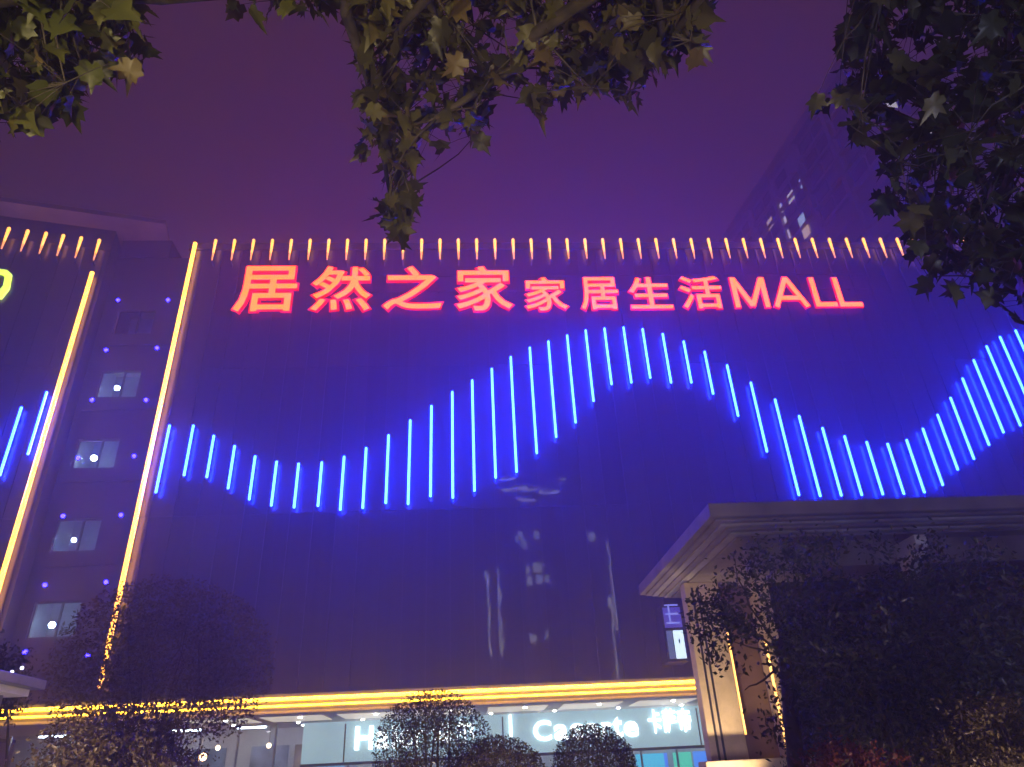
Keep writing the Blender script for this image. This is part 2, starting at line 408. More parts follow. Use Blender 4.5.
for z, lab, rr in ((zu, 'long amber light strip along the canopy edge, the upper of two', .06), (zl, 'long amber light strip along the canopy edge, the lower of two', .035)):
    root = empty('light_strip', (-21.8, CY-.02, z)); tag(root, lab, 'light strip', 'amber strips along the canopy edge')
    t = MB(); t.tube([(-21.8, CY-.05, z), (XR-.5, CY-.05, z)], rr, 8); t.build('glowing_tube', AMBER_S, root)
    t = MB(); t.box((-21.8, CY, z-rr*.8), (XR-.5, CY+.027, z+rr*.8)); t.build('mounting_rail', GREYMETAL, root)
# rods along the roof edge
PYO = .40
def rod(p, out, label, group):
    root = empty('rod_lamp', p); tag(root, label, 'rod lamp', group)
    q = Vector(p)
    t = MB(); t.tube([q+Vector((0,0,-.05)), q+Vector((0,0,.85)), q+Vector((0,0,.9))], [.055, .085, .05], 8); t.build('lamp_head', AMBER_PIN, root)
    t = MB(); t.tube([q+Vector((0,0,-.55)), q+Vector((0,0,-.055))], [.03, .055], 8); t.build('glowing_stem', AMBER_DIM, root)
    t = MB(); t.tube([q+Vector((0,0,-.72)), q+Vector((0,0,-.555))], .028, 8)
    for dz in (-.68, -.60): t.tube([q+Vector((0,0,dz)), q-out*(PYO-.004)+Vector((0,0,dz))], .018, 6)
    t.build('holder', DARKMETAL, root)
    return root
ztop = 27.1747*(D-PYO)/D + 1.6
for i in range(45):
    X = (X0P + PITCHX*i)*(D-PYO)/D
    pos = 'leftmost' if i == 0 else nth(i+1)+' from the left'
    rod((X, D-PYO, ztop-.9), Vector((0,-1,0)), f'short amber rod lamp on the main roof edge, {pos}', 'amber rod lamps along the main roof edge')
lab6 = ['nearest the stair bay', 'second from the stair bay', 'third from the stair bay', 'fourth from the stair bay', 'fifth from the stair bay', 'sixth from the stair bay', 'seventh from the stair bay']
for i, px in enumerate([99.7, 81.6, 63.8, 46.5, 28.2, 9.4, -9]):
    r0 = ray(px, 239.3-(99.7-px)*.13); O = wing(0, PYO, 0); t0 = (O-EYE).dot(WN)/r0.dot(WN); P = EYE+r0*t0
    rod((P.x, P.y, P.z-.9), WN, f'short amber rod lamp high on the left wing, {lab6[i]}', 'amber rod lamps on the left wing')
# small blue lamps either side of the stair bay
LS = [(118,300),(106,350),(92,400),(78,458),(63,516),(45,585),(25,652)]
RS = [(168,300),(157,348),(146,400),(134,456),(121,515),(106,582),(88,655)]
for side, L_ in (('left', LS), ('right', RS)):
    for i, (px, py) in enumerate(L_):
        q = at(px, py, BY-.12)
        root = empty('point_lamp', q); tag(root, f'tiny blue lamp on the stair bay, {side} column, ' + ('topmost' if i == 0 else nth(i+1)+' from the top'), 'lamp', 'blue lamps on the stair bay')
        t = MB(); t.ball(q, .09, 12, 8); t.build('bulb', BLUE_P, root)
        t = MB(); t.tube([q+Vector((0,.03,0)), q+Vector((0,.118,0))], [.11, .13], 12); t.build('lamp_base', DARKMETAL, root)

# ------------------------------------------------------------------ lettering
def glyph(ch, off, ext):
    c = bpy.data.curves.new('glyph', 'FONT'); c.body = ch; c.bevel_depth = off; c.bevel_resolution = 0; c.extrude = ext; c.resolution_u = 3
    o = bpy.data.objects.new('glyph', c); COL.objects.link(o)
    dg = bpy.context.evaluated_depsgraph_get(); dg.update()
    me = bpy.data.meshes.new_from_object(o.evaluated_get(dg))
    vs = [v.co.copy() for v in me.vertices]; fs = [tuple(p.vertices) for p in me.polygons]
    bpy.data.objects.remove(o); bpy.data.curves.remove(c); bpy.data.meshes.remove(me)
    return vs, fs
def letter(ch, x0, x1, z0, z1, Y, depth, off, name, m, parent, shrink=0, fdir=None):
    """a raised letter filling the box x0..x1, z0..z1, its front at Y-depth"""
    vs, fs = glyph(ch, off, .06)
    rv, _ = glyph(ch, off+shrink, .06)
    zr = max(v.z for v in vs)
    ax = min(v.x for v in rv); bx = max(v.x for v in rv); ay = min(v.y for v in rv); by = max(v.y for v in rv)
    mb = MB()
    P = [Vector((x0+(v.x-ax)/(bx-ax)*(x1-x0), Y-(v.z/zr*.5+.5)*depth, z0+(v.y-ay)/(by-ay)*(z1-z0))) for v in vs]
    mb.mesh(P, fs)
    return mb.build(name, m, parent)
SGY = D-.22
def boxpx(xa, xb, ya, yb, Y):
    xm = (xa+xb)/2; ym = (ya+yb)/2
    return at(xa, ym, Y).x, at(xb, ym, Y).x, at(xm, yb, Y).z, at(xm, ya, Y).z
sign = empty('illuminated_sign', (4, D-.1, 23.5))
tag(sign, 'large red and orange lit sign lettering across the top of the mall facade', 'sign')
LET = [('居', 236, 297, 267, 312), ('然', 312, 371, 267, 311), ('之', 384, 442, 267, 310), ('家', 456, 512, 267, 311),
       ('家', 525, 567, 278, 311), ('居', 580, 618, 278, 310), ('生', 629, 670.5, 278, 309), ('活', 680, 721.5, 277, 309),
       ('M', 736, 770.5, 278, 307.5), ('A', 776, 809, 278, 307), ('L', 816.5, 838, 278, 306.5), ('L', 840.5, 863, 278, 306.5)]
for ch, xa, xb, ya, yb in LET:
    x0, x1, z0, z1 = boxpx(xa, xb, ya, yb, SGY-.1)
    if ch in 'MAL':
        x0 = at(xa, yb, SGY-.1).x; x1 = at(xb, yb, SGY-.1).x
        # latin letters: drawn as bars so that the strokes keep an even width
        h = z1-z0; t_ = .26
        def bars(grow, y0, y1):
            mb = MB()
            def bar(p, q, wd):
                p = Vector((p[0], 0, p[1])); q = Vector((q[0], 0, q[1])); d = (q-p).normalized(); nrm = Vector((-d.z, 0, d.x))*(wd/2+grow); e = d*grow
                v = [p-e-nrm, q+e-nrm, q+e+nrm, p-e+nrm]
                mb.mesh([a+Vector((0,y0,0)) for a in v]+[a+Vector((0,y1,0)) for a in v], [(0,1,2,3),(7,6,5,4),(4,5,1,0),(5,6,2,1),(6,7,3,2),(7,4,0,3)])
            if ch == 'M':
                wd = x1-x0
                for k_, (p, q) in enumerate((((x0+.13, z0), (x0+.13, z1)), ((x1-.13, z0), (x1-.13, z1)), ((x0+.16, z1-.06), (x0+wd/2, z0+.1)), ((x1-.16, z1-.06), (x0+wd/2, z0+.1)))):
                    y0 += .002; bar(p, q, t_)
            elif ch == 'A':
                xm = (x0+x1)/2
                for p, q in (((x0+.05, z0), (xm, z1)), ((x1-.05, z0), (xm, z1)), ((x0+.33, z0+h*.3), (x1-.33, z0+h*.3))):
                    y0 += .002; bar(p, q, t_)
            else:
                bar((x0+.13, z0), (x0+.13, z1), t_); y0 += .002; bar((x0+.05, z0+.12), (x1, z0+.12), t_)
            return mb
        body = bars(.05, SGY-.12, SGY).build('channel_letter', RED_S, sign)
        bars(0, SGY-.155, SGY-.121).build('letter_face', RED_F, body)
    else:
        big = xb-xa > 50
        body = letter(ch, x0, x1, z0, z1, SGY, .14, (.046 if big else .042), 'channel_letter', RED_S, sign, -.024)
        letter(ch, x0, x1, z0, z1, SGY-.142, .03, .011 if big else .009, 'letter_face', RED_F, body)
r = MB()
zz = at(500, 293, D).z
r.box((at(233, 300, D).x, SGY+.004, zz-.03), (at(868, 295, D).x, SGY+.05, zz+.03))
r.box((at(233, 300, D).x, SGY+.004, zz+1.0), (at(868, 295, D).x, SGY+.05, zz+1.06))
X = at(240, 300, D).x
while X < at(866, 295, D).x:
    r.box((X, SGY+.052, zz-.02), (X+.04, D-.002, zz+.02)); X += 2.1
r.build('support_rail', DARKMETAL, sign)
# lime sign on the wing
O = wing(0, .2, 0)
def onwing(x, y):
    r0 = ray(x, y); return EYE+r0*((O-EYE).dot(WN)/r0.dot(WN))
ls = empty('lime_sign', onwing(-12, 285)); tag(ls, 'lime yellow lit sign character at the top of the left wing', 'sign')
ring = [(-36, 263), (7, 270), (11.5, 274), (9, 288), (1, 298), (-46, 292)]
outer = [onwing(*p) for p in ring]; ctr = sum(outer, Vector())/6
inner = [ctr + (p-ctr)*.66 for p in outer]
t = MB()
n = len(outer)
vs = [p for p in outer]+inner+[p-WN*.15 for p in outer]+[p-WN*.15 for p in inner]
fs = []
for i in range(n):
    j = (i+1) % n
    fs += [(i, j, n+j, n+i), (i, 2*n+i, 2*n+j, j), (n+i, n+j, 3*n+j, 3*n+i), (2*n+i, 3*n+i, 3*n+j, 2*n+j)]
t.mesh(vs, fs); t.build('channel_letter', LIME, ls)
# shop sign
SGN = empty('shop_sign', at(520, 735, SY-.1)); tag(SGN, 'white lit shop lettering on the pale board under the amber strips', 'sign')
def row(text, xa, xb, yA, yB, slope, off, cjk=False):
    pass
LW = {'H': 1.0, 'a': .78, 'i': .36, 'e': .78, 'r': .55, 'C': .98, 's': .7, 't': .5, '海': 1.35, '尔': 1.35, '卡': 1.2, '萨': 1.2, '帝': 1.2, ' ': .35}
def write(text, xa, xb, ybot, cap, off):
    Y = SY-.05; off = off*.6; x0 = at(xa, ybot, Y).x; x1 = at(xb, ybot, Y).x
    z0 = at((xa+xb)/2, ybot, Y).z; h = cap
    tot = sum(LW[c] for c in text); X = x0
    for c in text:
        wd = (x1-x0)*LW[c]/tot
        if c != ' ':
            hh = h*(.76 if c in 'aers' else 1.0) if ord(c) < 256 else h*1.02
            letter(c, X+.03*wd, X+.9*wd, z0, z0+hh, Y, .08, off, 'sign_letter', WHITE_L, SGN)
        X += wd
CAPH = at(360, 726, SY-.05).z - at(360, 750, SY-.05).z
write('Haier', 354, 426, 748.5, CAPH*.98, .035)
write('海尔', 430, 478, 744, CAPH*1.0, .03)
write('Casarte', 533, 641, 739, CAPH*.88, .035)
write('卡萨帝', 649, 694, 732.5, CAPH*1.0, .03)
a = at(511, 737, SY-.05); b = at(511, 715, SY-.05)
t = MB(); t.box((a.x-.06, SY-.13, a.z), (a.x+.06, SY-.05, b.z)); t.build('sign_letter', WHITE_L, SGN)

# blade sign on the facade at the right
q0 = at(659, 606, 31.0); q1 = at(680, 662, 31.0)
bl = empty('blade_sign', (q0.x+.3, 31.2, q1.z)); tag(bl, 'narrow upright light box, blue above and white below, left of the pavilion', 'sign')
xa, xb = q0.x+.02, q0.x+.92
t = MB(); t.box((xa, 30.9, q1.z), (xb, 31.9, q0.z), bev=.03); t.build('case', DARKMETAL, bl)
zm = q1.z + (q0.z-q1.z)*.55
t = MB(); t.box((xa+.08, 30.86, zm+.1), (xb-.08, 30.897, q0.z-.1)); t.build('blue_face', emit('blue_lightbox', (.03, .03, .35)), bl)
t = MB(); t.box((xa+.38, 30.86, q1.z+.12), (xb-.1, 30.897, zm-.02)); t.build('white_face', emit('white_lightbox', (1.0, 1.3, 1.5)), bl)
t = MB(); t.box((xa+.1, 30.86, q1.z+.12), (xa+.34, 30.897, zm-.02)); t.build('dim_face', emit('dim_lightbox', (.06, .12, .2)), bl)
t = MB()
for dz in (.25, .62, .98):
    t.box((xa+.16, 30.84, zm+dz), (xb-.16, 30.858, zm+dz+.06))
t.box((xa+.3, 30.842, zm+.32), (xa+.36, 30.857, zm+.97)); t.build('marking', emit('pale_marking', (.25, .3, .9)), bl)

# ------------------------------------------------------------------ pavilion with flat roof, right
PX = 4.27; PZ = 5.75; PY0, PY1 = 12.0, 18.1; PX1 = 15.5
EAVEW = mat('eave_white', (.38, .36, .34), .55, var=.2, scale=2)
pav = empty('pavilion', (PX, PY0, 0)); tag(pav, 'flat-roofed pavilion with stepped pale eaves and cream pier, behind the dark tree', 'pavilion')
t = MB(); t.box((PX, PY0, PZ-.25), (PX1, PY1, PZ), bev=.02); rf = t.build('roof', PINKPAINT, pav)
for i, (ins, zA, zB) in enumerate([(.12, .25, .30), (.24, .30, .345), (.36, .345, .39), (.48, .39, .435), (.62, .435, .48)]):
    t = MB(); t.box((PX+ins, PY0+ins, PZ-zB), (PX1-ins, PY1-ins, PZ-zA-.001), bev=.012); t.build('eave_moulding', EAVEW if i % 2 else PINKPAINT, rf)
t = MB(); t.box((PX+.50, 15.9, .1), (PX+1.27, 16.25, PZ-.48), bev=.02)
pier = t.build('pier', CREAM, pav)
t = MB()
for u in (.64, .76): t.box((PX+u, 15.885, .1), (PX+u+.045, 15.899, PZ-.6))
t.build('groove', DARKMETAL, pier)
t = MB(); t.box((PX+1.28, 16.4, .1), (PX+2.1, 16.5, PZ-.48)); t.build('door', BROWN, pav)
t = MB(); t.box((PX+2.13, 15.95, .1), (PX+2.42, 16.5, PZ-.48), bev=.015); p2 = t.build('pier', CREAM, pav)
t = MB(); t.box((PX+2.45, 16.2, .1), (PX1-.8, 16.4, PZ-.48)); t.build('wall', DARKWALL, pav)
t = MB(); t.box((PX+1.29, 15.97, 2.2), (PX+1.33, 15.99, 4.2)); t.build('light_strip', emit('warm_door_strip', (3.2, 1.4, .22)), pav)
t = MB(); t.box((PX+2.06, 15.92, 1.4), (PX+2.11, 15.94, 4.0)); t.build('light_strip', emit('warm_door_strip', (3.2, 1.6, .35)), pav)
for X in (8.0, 10.9, 13.6):
    t = MB()
    vs = [(X, 12.25, PZ-.44), (X, 12.95, PZ-.44), (X, 12.95, PZ-1.1), (X, 12.85, PZ-1.1), (X, 12.25, PZ-.6)]
    vs2 = [(a+.22, b, c_) for a, b, c_ in vs]
    t.mesh([(a-.0, b, c_-.17) for a, b, c_ in vs]+[(a, b, c_-.17) for a, b, c_ in vs2], [(0,1,2,3,4),(9,8,7,6,5)]+[(i, i+5, (i+1) % 5+5, (i+1) % 5) for i in range(5)])
    t.build('bracket', WHITE, pav)
for yy in (12.95, ):
    t = MB(); t.box((PX+.9, yy, PZ-.95), (PX1-.9, yy+.22, PZ-.481)); t.build('eave_beam', PINKPAINT, pav)
t = MB(); t.box((PX+.2, 15.3, .1), (PX+2.6, 15.85, 1.75), bev=.02); t.build('plinth', CREAM, pav)
# spot fixtures: added pavilion uplights, and the added fill lights further down
def flood(name, pos, aim, power, colr, cone, parent=None, label=None, group=None):
    """a small spotlight: a round housing with a lit lens, and its own light"""
    pos = Vector(pos); d = (Vector(aim)-pos).normalized()
    if parent is None:
        parent = empty(name, pos); tag(parent, label, 'fill_light', group); nm = 'housing'
    else: nm = name
    t = MB(); t.tube([pos-d*.2, pos-d*.16, pos-d*.02], [.05, .10, .11], 14); h = t.build(nm, DARKMETAL, parent)
    t = MB(); t.tube([pos-d*.019, pos-d*.010], .09, 14); t.build('lens', emit('flood_lens', colr, 3.0), h)
    t = MB(); t.tube([Vector((pos.x, pos.y, .0)), pos-d*.1], .02, 6); t.build('spike', DARKMETAL, h)
    L = bpy.data.lights.new('flood_beam', 'SPOT'); L.energy = power; L.color = colr; L.spot_size = R(cone); L.spot_blend = .6; L.shadow_soft_size = .08
    o = bpy.data.objects.new('flood_beam', L); COL.objects.link(o); o.location = pos; o.rotation_euler = d.to_track_quat('-Z', 'Y').to_euler()
flood('added_uplight', (PX+.45, 14.3, .9), (PX+.75, 16.2, 3.1), 520, (1, .72, .40), 74, pav)  # assumed lamp, out of view, added to light the pier
flood('added_uplight', (PX-1.3, 16.2, .5), (PX+.1, 16.4, PZ-.3), 170, (1, .80, .66), 60, pav)  # added to brighten the left eave and soffit; no known lamp there

# ------------------------------------------------------------------ apartment tower behind, right
tw = empty('apartment_tower', (50, 60, 0)); tag(tw, 'tall dark apartment tower behind the mall with a few lit windows', 'building')
C0 = atz(850, 60, 81.6); C1 = atz(727, 242, 81.6)
dv = (C1-C0).normalized(); nv = Vector((dv.y, -dv.x, 0)); nv = nv if nv.x < 0 else -nv   # outward of the left face
HT = 81.6
TL = (C1-C0).length+6
def tp(u, o, z): return Vector((C0.x, C0.y, 0)) + dv*u + nv*o + Vector((0, 0, z))
TWALL = mat('tower_render', (.55, .5, .5), .8, var=.12, scale=.2)
t = MB()
p = [tp(0, -.2, 0), tp(TL, -.2, 0), tp(TL, -16, 0), tp(0, -16, 0)]
t.mesh(p+[v+Vector((0,0,HT)) for v in p], [(0,1,2,3),(7,6,5,4),(4,5,1,0),(5,6,2,1),(6,7,3,2),(7,4,0,3)])
t.build('wall', TWALL, tw)
NB = 6; bw = TL/NB
def tbox(mb, u0, u1, o0, o1, z0, z1):
    vs = [tp(u, o, z) for z in (z0, z1) for o in (o0, o1) for u in (u0, u1)]
    mb.mesh(vs, [(0,1,3,2),(4,6,7,5),(0,4,5,1),(2,3,7,6),(0,2,6,4),(1,5,7,3)])
t = MB()
for i in range(NB+1):
    tbox(t, i*bw-.35, i*bw+.35, -.195, .55, 30, HT+1)
t.build('pilaster', TWALL, tw)
t = MB()
for fl in range(12, 27): tbox(t, .4, TL-.4, -.195, .3, HT-.6-(fl-11)*3.1-.45, HT-.6-(fl-11)*3.1)
tbox(t, -.4, TL+.4, -.3, .8, HT-.5, HT+1.1)
t.build('floor_band', TWALL, tw)
litpx = [(802.8,181),(790.7,197),(779.5,210.5),(770,223.5),(783.8,223),(801.6,220),(786.8,236.6),(806,231.8)]
def hit(px, py):
    r0 = ray(px, py); O_ = tp(0, 0, 0); t0 = (O_-EYE).dot(nv)/r0.dot(nv); P = EYE+r0*t0
    return (P-tp(0, 0, 0)).dot(dv), P.z
lits = []
for px, py in litpx: lits.append(hit(px, py))
TGL = mat('tower_glass', (.02, .02, .03), .15)
LITM = [emit('lit_window_cool', (.55, .8, 1.2)), emit('lit_window_white', (1.0, .95, 1.0)), emit('lit_window_warm', (1.0, .7, .5))]
cnt = 0
for fl in range(1, 14):
    zt_ = HT-.6-(fl-1)*3.1
    for i in range(NB):
        for half in (0, 1):
            u0 = i*bw+.6+half*(bw-1.0)/2; u1 = u0+(bw-1.0)/2-.5
            if cnt < 55 and random.random() < .93 and fl < 12:
                wf = MB(); tbox(wf, u0, u1, -.19, -.02, zt_-2.5, zt_-.75); wf.build('window', TGL, tw); cnt += 1
for k, (u, z) in enumerate(lits):
    wf = MB(); tbox(wf, u-.75, u+.75, -.015, .02, z-.8, z+.8); wf.build('lit_window', LITM[(0, 1, 1, 2, 1, 0, 1, 2)[k]], tw)
# the end face towards the mall
dq = -nv
for fl in range(1, 12):
    for j in range(4):
        t = MB()
        o0 = -1.6-j*3.7; z0 = HT-.6-(fl-1)*3.1
        vs = [tp(uu, o, z) for z in (z0-2.4, z0-.8) for o in (o0, o0-1.9) for uu in (-.03, .06)]
        t.mesh(vs, [(0,1,3,2),(4,6,7,5),(0,4,5,1),(2,3,7,6),(0,2,6,4),(1,5,7,3)])
        t.build('window', TGL, tw)
for (u_, z_, o_) in ((0, 70, -6.2), (0, 62, -9.8), (0, 74, -2.6)):
    t = MB()
    vs = [tp(uu, o, z) for z in (z_-.7, z_+.7) for o in (o_, o_-1.6) for uu in (-.05, .04)]
    t.mesh(vs, [(0,1,3,2),(4,6,7,5),(0,4,5,1),(2,3,7,6),(0,2,6,4),(1,5,7,3)])
    t.build('lit_window', LITM[1], tw)

# ------------------------------------------------------------------ office block across the street (seen as a reflection in the panels)
OB = -42.0
vY = 2*D - OB
def mir(px, py):
    r0 = ray(px, py); P = EYE+r0*(vY/r0.y); return P.x, P.z
xL_, zT_ = mir(493, 486); xR_, _ = mir(560, 486); xR2, zT2 = mir(606, 530); _, zLo = mir(560, 690)
ob = empty('office_block', (xL_, OB, 0)); tag(ob, 'dark office block across the street outlined with white roof lights', 'building')
t = MB(); t.box((xL_, OB-14, 0), (xR_, OB, zT_)); t.box((xR_+.01, OB-14, 0), (xR2, OB-2, zT2)); t.build('wall', mat('office_render', (.10, .10, .11), .6), ob)
NEON = emit('white_neon', (12, 12, 16)); NEON2 = emit('office_window_light', (6, 6.5, 7.5))
t = MB(); t.tube([(xL_, OB+.15, zT_-.3), (xR_, OB+.15, zT_-.3)], .16, 6); t.tube([(xL_, OB+.15, zT_-2.0), (xL_+5, OB+.15, zT_-2.0)], .12, 6); t.build('roof_light', NEON, ob)
t = MB(); t.tube([(xR2, OB-1.8, zT2-14), (xR2, OB-1.8, zT2-1)], .12, 6); t.tube([(xR2-.6, OB-1.8, zLo), (xR2-.6, OB-1.8, zLo+13)], .14, 6); t.tube([(xL_+.2, OB+.2, zT_-25), (xL_+.2, OB+.2, zT_-13)], .13, 6); t.build('edge_light', NEON, ob)
for (px, py) in [(518, 537), (524, 545), (537, 535), (590, 530), (527, 571), (538, 568), (548, 566), (560, 572), (551, 578), (529, 583), (541, 580), (533, 640), (550, 635)]:
    X, Z = mir(px, py); t = MB(); hw_ = random.uniform(.35, .7); t.box((X-hw_, OB+.004 if X < xR_ else OB-1.996, Z-.6), (X+hw_, OB+.08 if X < xR_ else OB-1.92, Z+.6)); t.build('lit_window', NEON2, ob)

# ------------------------------------------------------------------ vegetation
def inpoly(x, y, P):
    c = False; n = len(P)
    for i in range(n):
        x0, y0 = P[i]; x1, y1 = P[(i+1) % n]
        if (y0 > y) != (y1 > y) and x < (x1-x0)*(y-y0)/(y1-y0)+x0: c = not c
    return c
LOBE = [(0, 0), (.16, -.10), (.34, .02), (.30, .18), (.52, .34), (.33, .42), (.30, .60), (.12, .58), (0, .95), (-.12, .58), (-.30, .60), (-.33, .42), (-.52, .34), (-.30, .18), (-.34, .02), (-.16, -.10)]
def plane_leaf(mb, p, size, tip, nrm, tint):
    tip = tip.normalized(); s_ = tip.cross(nrm)
    s_ = s_.normalized() if s_.length > 1e-4 else tip.orthogonal().normalized(); n_ = s_.cross(tip)
    curl = random.uniform(-.5, .9); fold = random.uniform(-.1, .65); wd_ = random.uniform(.72, 1.1); sk = random.uniform(-.12, .12)
    def P(u, v): return p + (s_*(u*wd_+sk*v) + tip*v + n_*(abs(u)*fold - curl*v*v*.5 + .06*math.sin(9*u+7*v)))*size
    cen = P(0, .3); vs = [cen]+[P(u*random.uniform(.8, 1.15), v*random.uniform(.9, 1.1)) for u, v in LOBE]; n = len(LOBE)
    mb.mesh(vs, [(0, 1+i, 1+(i+1) % n) for i in range(n)], tint, True)
def small_leaf(mb, p, size, tint):
    t_ = Vector((random.gauss(0, 1), random.gauss(0, 1), random.gauss(0, 1))).normalized(); s_ = t_.orthogonal().normalized()
    s_.rotate(Matrix.Rotation(random.uniform(0, 6.28), 3, t_)); n_ = t_.cross(s_)
    mb.mesh([p-t_*size*.5, p+s_*size*.24+n_*size*.06, p+t_*size*.5, p-s_*size*.24+n_*size*.06], [(0, 1, 2, 3)], tint)
def limb(mb, a, b, r0, r1, sag=.12, n=6):
    a = Vector(a); b = Vector(b); L = (b-a).length
    w1 = Vector((random.gauss(0, 1), random.gauss(0, 1), random.gauss(0, .6)))*L*sag*.5
    pts = []; rad = []
    for i in range(n+1):
        s_ = i/n; pts.append(a.lerp(b, s_)+w1*math.sin(math.pi*s_)+Vector((random.gauss(0, 1), random.gauss(0, 1), random.gauss(0, 1)))*L*.012*(0 < i < n)); rad.append(r0+(r1-r0)*s_)
    mb.tube(pts, rad, 7); return pts
PLANE_A = leafmat('plane_leaf_olive', [(.035, .04, .008), (.075, .085, .014), (.12, .12, .022), (.16, .12, .035)], .3)
PLANE_C = leafmat('plane_leaf_brown_green', [(.035, .032, .012), (.07, .065, .02), (.11, .10, .028), (.12, .085, .035)], .3)
PLANE_D = leafmat('plane_leaf_dark', [(.02, .026, .012), (.045, .05, .018), (.07, .065, .022)], .3)
def plane_tree(label, base, fork, polys, leafm, dr, n_cl, size, group='plane trees overhead', seedc=0):
    random.seed(100+seedc)
    root = empty('plane_tree', base); tag(root, label, 'tree', group)
    cl = []
    for (P, cnt) in polys:
        xs = [q[0] for q in P]; ys = [q[1] for q in P]; k = 0; tries = 0
        while k < cnt and tries < 40000:
            tries += 1
            x = random.uniform(min(xs), max(xs)); y = random.uniform(min(ys), max(ys))
            if inpoly(x, y, P): cl.append((atd(x, y, random.uniform(*dr)), P)); k += 1
    tr = MB(); b = Vector(base); f = Vector(fork)
    tr.tube([b, b+Vector((.02, .03, .5)), b.lerp(f, .5)+Vector((.05, -.04, 0)), f], [.26, .2, .17, .14], 12); tr.build('trunk', BARK, root)
    br = MB(); lv = MB()
    # limbs to groups of clusters
    cents = [cl[i][0] for i in range(0, len(cl), max(1, len(cl)//7))]
    nodes = []
    for c_ in cents:
        pts = limb(br, f, c_, .085, .014, .14, 9); nodes += pts[3:]
    for c_, P in cl:
        nb = min(nodes, key=lambda q: (q-c_).length); limb(br, nb, c_, .010, .003, .1, 4)
        for j in range(random.randint(5, 10)):
            for _ in range(12):
                p = c_ + Vector((random.gauss(0, .17), random.gauss(0, .17), random.gauss(-.03, .15)))
                v = p-EYE; d_ = v.dot(FW); x = 512+FPX*v.dot(RT)/d_; y = 383.5-FPX*v.dot(UP)/d_
                if inpoly(x, y, P): break
            else: continue
            tip = Vector((random.gauss(0, .7), random.gauss(0, .7), -.8+random.gauss(0, .4)))
            nr = Vector((random.gauss(0, .8), -.6+random.gauss(0, .7), random.gauss(.2, .7)))
            plane_leaf(lv, p, size*random.uniform(.65, 1.15), tip, nr, random.random())
            br.tube([c_, c_.lerp(p, .6)+Vector((0, 0, .01)), p], [.0035, .002, .0015], 4, cap=False)
    br.build('branches', BARK, root); lv.build('crown', leafm, root)
    return root
A_ = [(-120, -129), (138, -129), (140, 16), (148, 63), (138, 75), (122, 69), (104, 63), (88, 83), (74, 103), (60, 113), (35, 119), (10, 121), (0, 131), (-60, 166), (-120, 181)]
B_ = [(228, -69), (352, -69), (350, -4), (318, -3), (305, 13), (290, 5), (276, 13), (266, 33), (256, 17), (240, 9), (230, -1)]
C1_ = [(345, -129), (705, -129), (704, 21), (698, 53), (690, 67), (676, 59), (662, 69), (644, 89), (620, 97), (604, 91), (580, 97), (556, 95), (540, 117), (528, 109), (532, 83), (512, 71), (494, 83), (486, 109), (476, 139), (464, 129), (448, 151), (436, 131), (420, 141), (416, 177), (396, 167), (388, 169), (384, 141), (370, 159), (360, 151), (368, 111), (356, 81), (360, 51), (350, 31)]
C2_ = [(386, 167), (414, 163), (416, 187), (422, 206), (412, 223), (404, 239), (392, 231), (384, 213), (384, 196), (392, 183)]
D1_ = [(850, -129), (1140, -149), (1140, 321), (1024, 296), (985, 291), (950, 271), (925, 253), (912, 227), (890, 217), (878, 196), (884, 171), (868, 151), (850, 141), (838, 113), (820, 121), (812, 95), (838, 83), (846, 57), (836, 39), (844, 17)]
D2_ = [(900, 191), (1140, 231), (1140, 411), (1030, 331), (1010, 343), (985, 313), (960, 309), (930, 287), (912, 259)]
plane_tree('olive green plane tree crown hanging into the top left corner', (-6.2, 1.6, 0), (-5.6, 2.2, 3.6), [(A_, 150), (B_, 14)], PLANE_A, (4.6, 6.6), 60, .19, seedc=1)
plane_tree('brownish plane tree crown hanging down over the top middle, nearest the red sign', (1.6, -2.2, 0), (1.2, -.9, 4.4), [(C1_, 200), (C2_, 7)], PLANE_C, (4.8, 7.0), 80, .19, seedc=2)
plane_tree('dark plane tree crown filling the top right corner before the apartment tower', (8.2, 3.6, 0), (7.6, 4.0, 3.2), [(D1_, 215), (D2_, 20)], PLANE_D, (5.0, 7.6), 110, .19, seedc=3)

